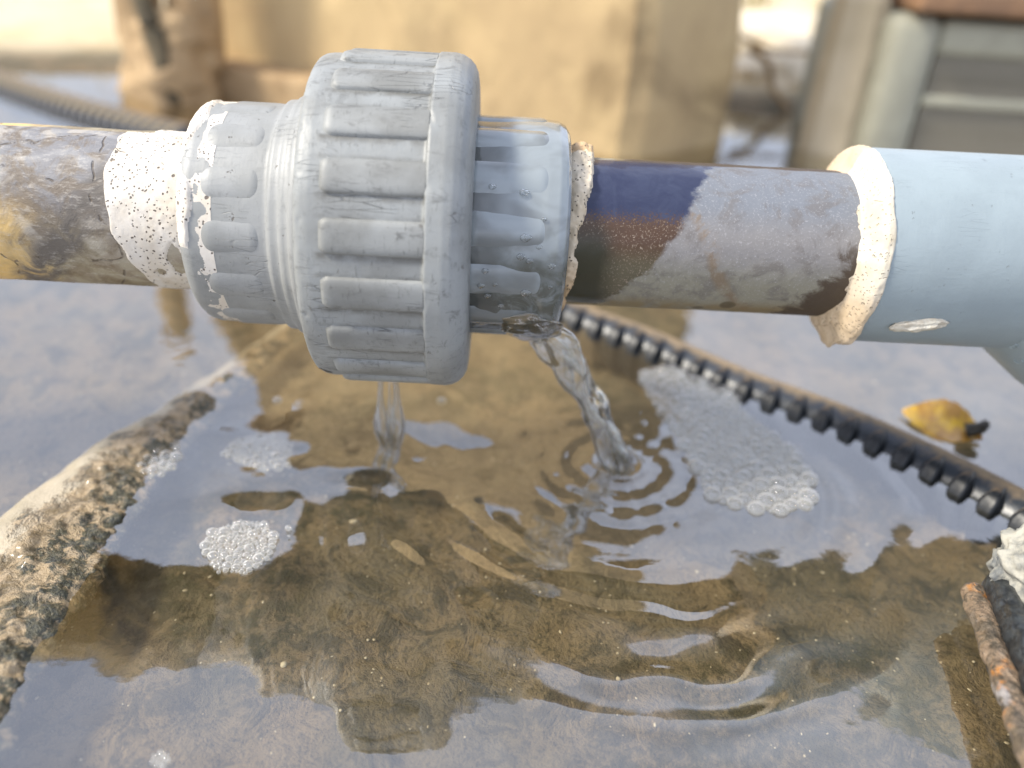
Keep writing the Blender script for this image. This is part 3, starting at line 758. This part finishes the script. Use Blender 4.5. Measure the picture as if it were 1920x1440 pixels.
ribbed_hose('ribbed_hose', [(-260, 70), (-100, 120), (30, 168), (140, 204), (250, 235), (360, 262)], -.006, .021, .018, .012,
            'dusty ribbed hose lying in the bright water at upper left', M['dusty'])

# algae covered hose at the left
ap = resample(spline([at(-290, 1480) , at(-130, 1230), at(-5, 1085), at(110, 960), at(218, 855), at(320, 780), at(400, 712), at(460, 665), at(520, 615), at(560, 580)], 300), .0009)
n = len(ap); m = 130; V = []; side_attr = []
T_ = np.linspace(0, 1, n)
o0 = ap[0]
for i, p in enumerate(ap):
    t = (ap[min(i+1, n-1)]-ap[max(i-1, 0)]).normalized(); a = Vector((t.y, -t.x, 0)).normalized()   # towards lower right
    f = i/(n-1); r = .0160*(1-sstep(.10, .95, f))+.0050; zc = -.0026-.0016*sstep(.60, .95, f)
    q = np.linspace(0, 2*math.pi, m, endpoint=False)
    rw = r*(1+.35*(np.cos(q) > 0)*np.cos(q)); x = p.x + a.x*rw*np.cos(q); y = p.y + a.y*rw*np.cos(q); z = zc + r*.34*np.sin(q)
    sd_ = .5+.5*np.cos(q)
    kn = np.maximum(0, fbm(x*230, y*230, z*230, seed=91, oct=3)+.15)*.0022*sstep(.35, .6, sd_)*(1-.4*f)
    kn = kn + .0009*fbm(x*70, y*70, z*70, seed=93, oct=2)
    V.append(np.stack([x+a.x*kn*np.cos(q)-o0.x, y+a.y*kn*np.cos(q)-o0.y, z+kn*np.sin(q)], -1)); side_attr.append(sd_)
me = mesh('algae_hose', np.concatenate(V), grid_faces(n, m, True))
at_ = me.attributes.new('side', 'FLOAT', 'POINT'); at_.data.foreach_set('value', np.concatenate(side_attr).astype(np.float32))
ah = obj('algae_covered_hose', me, M['algae'], label='sunken hose crusted with pale silt and dark knobbly algae, lower left', category='hose'); ah.location = o0

# ------------------------------------------------------------------ bottom right: rubber scrap, lump, leaf
e0, e1 = at(1850, 1092, .012), at(2010, 1500, .012)
root = empty('rubber_strip', e0, label='cut black rubber strip with a crusted tan edge at the lower right corner', category='rubber strip')
dv = (e1-e0).normalized(); nr = Vector((dv.y, -dv.x, 0)).normalized()
if nr.x < 0: nr = -nr
def bar(name, off, rad, z, mat, start=0.0, seed=1, oval=1.0, rough=.15):
    P = [dv*(start+(e1-e0).length*k/70)+nr*off+Vector((0, 0, z)) for k in range(71)]
    return obj(name, tube(name, P, lambda t: rad*min(1, .55+t*18), 26, lambda t, q_: 1+rough*float(fbm(t*16, math.cos(q_)*1.1, math.sin(q_)*.8, seed=seed, oct=4)), True, oval), mat, root)
bar('crust_edge', -.0045, .0036, -.001, M['crust'], .002, 3, .8, .13)
bar('rubber_ridge', .0020, .0042, .001, M['rubber'], 0, 4, 1.5, .10)
bar('rubber_ridge', .0095, .0038, .002, M['rubber'], -.001, 5, 1.5, .10)
bar('rubber_ridge', .0170, .0042, .002, M['rubber'], .003, 6, 1.5, .10)
bar('rubber_web', .0080, .0125, -.006, M['rubber'], .002, 7, .5, .05)
lp = obj('cement_lump', blob(None, (.011, .013, .013), n=70, m=90, seed=75, amp=.30), M['lump'], label='rough grey-white lump above the black rubber strip at the right edge', category='lump')
lp.location = at(1935, 1075, .020)

def leaf():
    n, m = 30, 20; V = []
    for i in range(n):
        u = i/(n-1)*2-1; wd = .0085*(1-abs(u)**2.2)*(1+.04*math.sin(i*1.3))+.0002
        for j in range(m):
            v = j/(m-1)*2-1
            V.append((u*.0150, v*wd, .0045*(v*v)*(1-u*u)+.0008*math.sin(u*5+v*2)+.003*u))
    V = np.array(V); F = grid_faces(n, m, False)
    V2 = V-np.array([0, 0, .0004]); F2 = F[:, ::-1]+len(V)
    return mesh('leaf_blade', np.concatenate([V, V2]), np.concatenate([F, F2]))
lc_ = at(1765, 795, .002)
lr = empty('leaf', lc_, label='curled yellow leaf floating just beyond the black ribbed hose', category='leaf')
lf = obj('leaf_blade', leaf(), M['leaf'], lr); lf.rotation_euler = (R(28), R(8), R(-34)); lf.scale = (1.05, 1.15, .8)
st_ = [Vector((.006, -.0075, .002)), Vector((.010, -.0085, .004)), Vector((.0120, -.0080, .0050)), Vector((.0135, -.0070, .0060))]
obj('leaf_stem', tube('leaf_stem', spline(st_, 12), lambda t: .0030*(1-.4*t), 10), M['dark'], lr)

# grit and chips on the stream bed
V, F, nV = [], [], 0; rnd = random.Random(5); IV1, IF1 = ico(1)
for k in range(1300):
    x, y = rnd.uniform(-.22, .25), rnd.uniform(.07, .36)
    r = rnd.choice([.0002, .0003, .0003, .0005]) if k > 25 else rnd.uniform(.0007, .0013)
    z = float(ground_z(np.array([x]), np.array([y]))[0])
    a = rnd.uniform(0, 3.14); c, s_ = math.cos(a), math.sin(a)
    v = IV1*np.array([r*rnd.uniform(.8, 2.0), r, r*.5]); v = np.stack([v[:, 0]*c-v[:, 1]*s_, v[:, 0]*s_+v[:, 1]*c, v[:, 2]], -1)+np.array([x, y, z+r*.2])
    V.append(v); F.append(IF1+nV); nV += len(IV1)
obj('grit', mesh('grit', np.concatenate(V), np.concatenate(F)), M['grit'], label='pale grit scattered over the brown silt', category='grit', kind='stuff')

# ------------------------------------------------------------------ background
def prism(name, base, z0, z1, mat, parent=None, taper=1.0, bev=.006, rough=.004, seed=1, nz_=24, **kw):
    """upright prism from a ground polygon (list of x,y), subdivided and weathered"""
    P = [Vector((p[0], p[1])) for p in base]; c = sum(P, Vector((0, 0)))/len(P)
    ring = []
    k = len(P)
    for i in range(k):
        a, b = P[i], P[(i+1) % k]; L = (b-a).length; n = max(3, int(L/.012))
        e = min(bev/L, .3)
        ring.append(a.lerp(b, e))
        for j in range(1, n): ring.append(a.lerp(b, e+(1-2*e)*j/n))
        ring.append(a.lerp(b, 1-e))
    m = len(ring); V = []
    zs = list(np.linspace(z0, z1-bev, nz_))+[z1-bev*.3, z1]
    for q_, z in enumerate(zs):
        sc = 1+(taper-1)*(z-z0)/(z1-z0); ins = 0 if q_ < nz_ else (bev*.3 if q_ == nz_ else bev)
        for p in ring:
            d = (p-c); x = c+d*sc-d.normalized()*ins
            w_ = rough*float(fbm(x.x*14, x.y*14, z*14, seed=seed, oct=3)); x = x+d.normalized()*w_
            V.append((x.x, x.y, z))
    F = grid_faces(len(zs), m, True).tolist()
    V.append((c.x, c.y, z1)); ci = len(V)-1; b0 = (len(zs)-1)*m
    F3 = [[b0+j, b0+(j+1) % m, ci] for j in range(m)]
    me = bpy.data.meshes.new(name); me.from_pydata(V, [], F+F3); me.update(); me.polygons.foreach_set('use_smooth', [False]*len(me.polygons))
    return obj(name, me, mat, parent, **kw)
def gx(px, py, y): return aty(px, py, y).x
# broad pillar, its left face to the light, its right face in shade
xl, xc, xr = gx(392, 120, .93), gx(1200, 150, .70), gx(1372, 150, .79)
prism('concrete_pillar', [(xl, .93), (xc, .70), (xr, .79), (xr+.02, .95), (xl+.06, 1.15)], -.03, .52, M['pillar'], bev=.012, seed=4,
      label='broad sand-coloured concrete pillar behind the union nut', category='pillar')
prism('concrete_ledge', [(xl-.02, .87), (gx(640, 150, .85), .80), (gx(640, 150, .88), .90), (xl-.02, .97)], -.03, .030, M['wood'], bev=.006, seed=14, rough=.006,
      label='low brown ledge at the foot of the broad pillar', category='ledge')
# slimmer post
pl, pr = gx(1500, 200, .80), gx(1622, 200, .76)
prism('concrete_post', [(pl, .78), (pr, .75), (pr+.03, .85), (pl+.04, .88)], -.03, .142, M['post'], taper=.86, bev=.012, seed=6,
      label='short tapered tan post between the open water and the slatted crate', category='post')
# crate with slats
cx0 = pr-.002; cr = empty('slatted_crate', (cx0, .74, -.02), label='faded grey-green crate with two slatted vents at the upper right', category='crate')
def box(name, x0, x1, y0, y1, z0, z1, mat, parent, bev=.002):
    import bmesh
    bm = bmesh.new(); bmesh.ops.create_cube(bm, size=1)
    for v in bm.verts: v.co = Vector(((x0+x1)/2+v.co.x*(x1-x0), (y0+y1)/2+v.co.y*(y1-y0), (z0+z1)/2+v.co.z*(z1-z0)))
    bmesh.ops.bevel(bm, geom=bm.edges[:]+bm.verts[:], offset=bev, segments=3, affect='EDGES', profile=.5)
    me = bpy.data.meshes.new(name); bm.to_mesh(me); bm.free(); me.polygons.foreach_set('use_smooth', [True]*len(me.polygons))
    return obj(name, me, mat, parent)
box('frame_panel', 0, .045, 0, .22, 0, .145, M['crate'], cr, .014)
box('frame_panel', .043, .42, .004, .2, .113, .142, M['crate'], cr, .008)
box('frame_panel', .043, .42, .003, .2, .072, .082, M['crate'], cr, .003)
box('frame_panel', .043, .42, .002, .2, 0, .030, M['crate'], cr, .006)
box('back_panel', .04, .42, .02, .20, .006, .136, M['mesh_'], cr, .002)
slat = None
for row, (za, zb) in enumerate(((.029, .073), (.081, .114))):
    proto = None
    for k in range(68):
        xx = .048+k*.0054
        o = box('slat', -.0016, .0016, .006, .016, za, zb, M['mesh_'], cr, .001) if proto is None else obj('slat', proto.data, None, cr)
        if proto is None: proto = o
        o.location = (xx, 0, 0)
bd = box('weathered_board', 0, .46, -.012, .21, 0, .022, M['board'], None, .004); bd.location = (cx0+.012, .74, .127)
bd['label'] = 'rust-brown board lying on top of the slatted crate'; bd['category'] = 'board'

# driftwood stump left of the pillar
sx0, sx1 = gx(262, 120, .84), gx(392, 120, .84); sc_ = (sx0+sx1)/2
stp = empty('driftwood_stump', (sc_, .84, -.02), label='forked bleached driftwood stump left of the broad pillar', category='stump')
def limb(name, pts, rad, seed, mat=None):
    return obj(name, tube(name, spline([Vector(p) for p in pts], 46), rad, 26, lambda t, q_: 1+.20*float(fbm(t*6, math.cos(q_)*1.6, math.sin(q_)*1.6, seed=seed, oct=4))), mat or M['wood'], stp)
limb('trunk', [(0, 0, -.02), (-.003, 0, .04), (.004, .01, .10)], lambda t: .050-.012*t, 3)
limb('limb', [(-.028, 0, .05), (-.030, .005, .12), (-.042, .01, .20), (-.05, .02, .31)], lambda t: .024-.008*t, 5)
limb('limb', [(.022, .01, .05), (.024, .01, .13), (.022, .015, .22), (.03, .02, .33)], lambda t: .026-.006*t, 6)
limb('limb', [(.004, -.03, .02), (.0, -.03, .07), (-.02, -.02, .13), (-.045, -.01, .17)], lambda t: .012-.004*t, 7, M['gap_dark'])  # dark strip added in place of the shaded diagonal gap in the stump

# pale stones and twigs in the gap to the right of the pillar
g0 = aty(1460, 190, 1.06)
def stone(px, py, y, r, seed, label):
    o = obj('stone', blob(None, (r[0], r[1], r[2]), seed=seed, amp=.22), M['rock'], label=label, category='stone', group='pale stones on the far bank')
    p = aty(px, py, y); o.location = p; return o
stone(1440, 160, 1.08, (.055, .05, .035), 3, 'rounded pale stone beside the right edge of the broad pillar')
stone(1505, 140, 1.14, (.065, .06, .045), 4, 'larger pale stone just left of the tapered post')
stone(1470, 85, 1.24, (.12, .07, .035), 5, 'long flat pale stone topmost in the gap right of the pillar')
stone(60, 25, 1.55, (.30, .12, .06), 6, 'low wide pale stone high on the bank at upper left')
stone(215, 40, 1.40, (.13, .09, .05), 7, 'pale stone on the bank beside the driftwood stump')
tw0 = aty(1425, 100, 1.0)
tw = empty('bare_twig', tw0, label='bare bent twig standing in the bright gap right of the pillar', category='twig')
def twig(pts, r): obj('branch', tube('branch', spline([aty(*p)-tw0 for p in pts], 24), lambda t: r*(1-.5*t), 8), M['wood'], tw)
twig([(1405, 90, 1.0), (1440, 120, .99), (1450, 170, .98), (1475, 200, .97), (1500, 250, .95)], .0048)
twig([(1390, 70, 1.0), (1450, 95, 1.0), (1530, 98, 1.0)], .0032)
twig([(1475, 205, .97), (1440, 215, .96), (1400, 222, .96)], .0030)
# dry grass on the bank
V, F = [], []; rnd = random.Random(9)
for k in range(5200):
    x = rnd.uniform(-3.5, 3.5); y = rnd.uniform(1.45, 4.5)
    if rnd.random() > .35 and not (.35 < x < .75): continue
    if -1.6 < x < -.4 and y < 2.2: continue
    z = float(ground_z(np.array([x]), np.array([y]))[0]); h = rnd.uniform(.05, .16); a = rnd.uniform(0, 6.28); ln = rnd.uniform(-.4, .4)*h
    c, s_ = math.cos(a)*.004, math.sin(a)*.004; b = len(V)
    V += [(x-c, y-s_, z-.005), (x+c, y+s_, z-.005), (x+c*.5+ln*.5, y+s_*.5, z+h*.6), (x-c*.5+ln*.5, y-s_*.5, z+h*.6), (x+ln, y, z+h), (x+ln, y+.001, z+h)]
    F += [[b, b+1, b+2, b+3], [b+3, b+2, b+4, b+5]]
obj('dry_grass', mesh('dry_grass', V, F), M['grass'], label='dry yellow-green grass on the far bank', category='grass', kind='stuff')
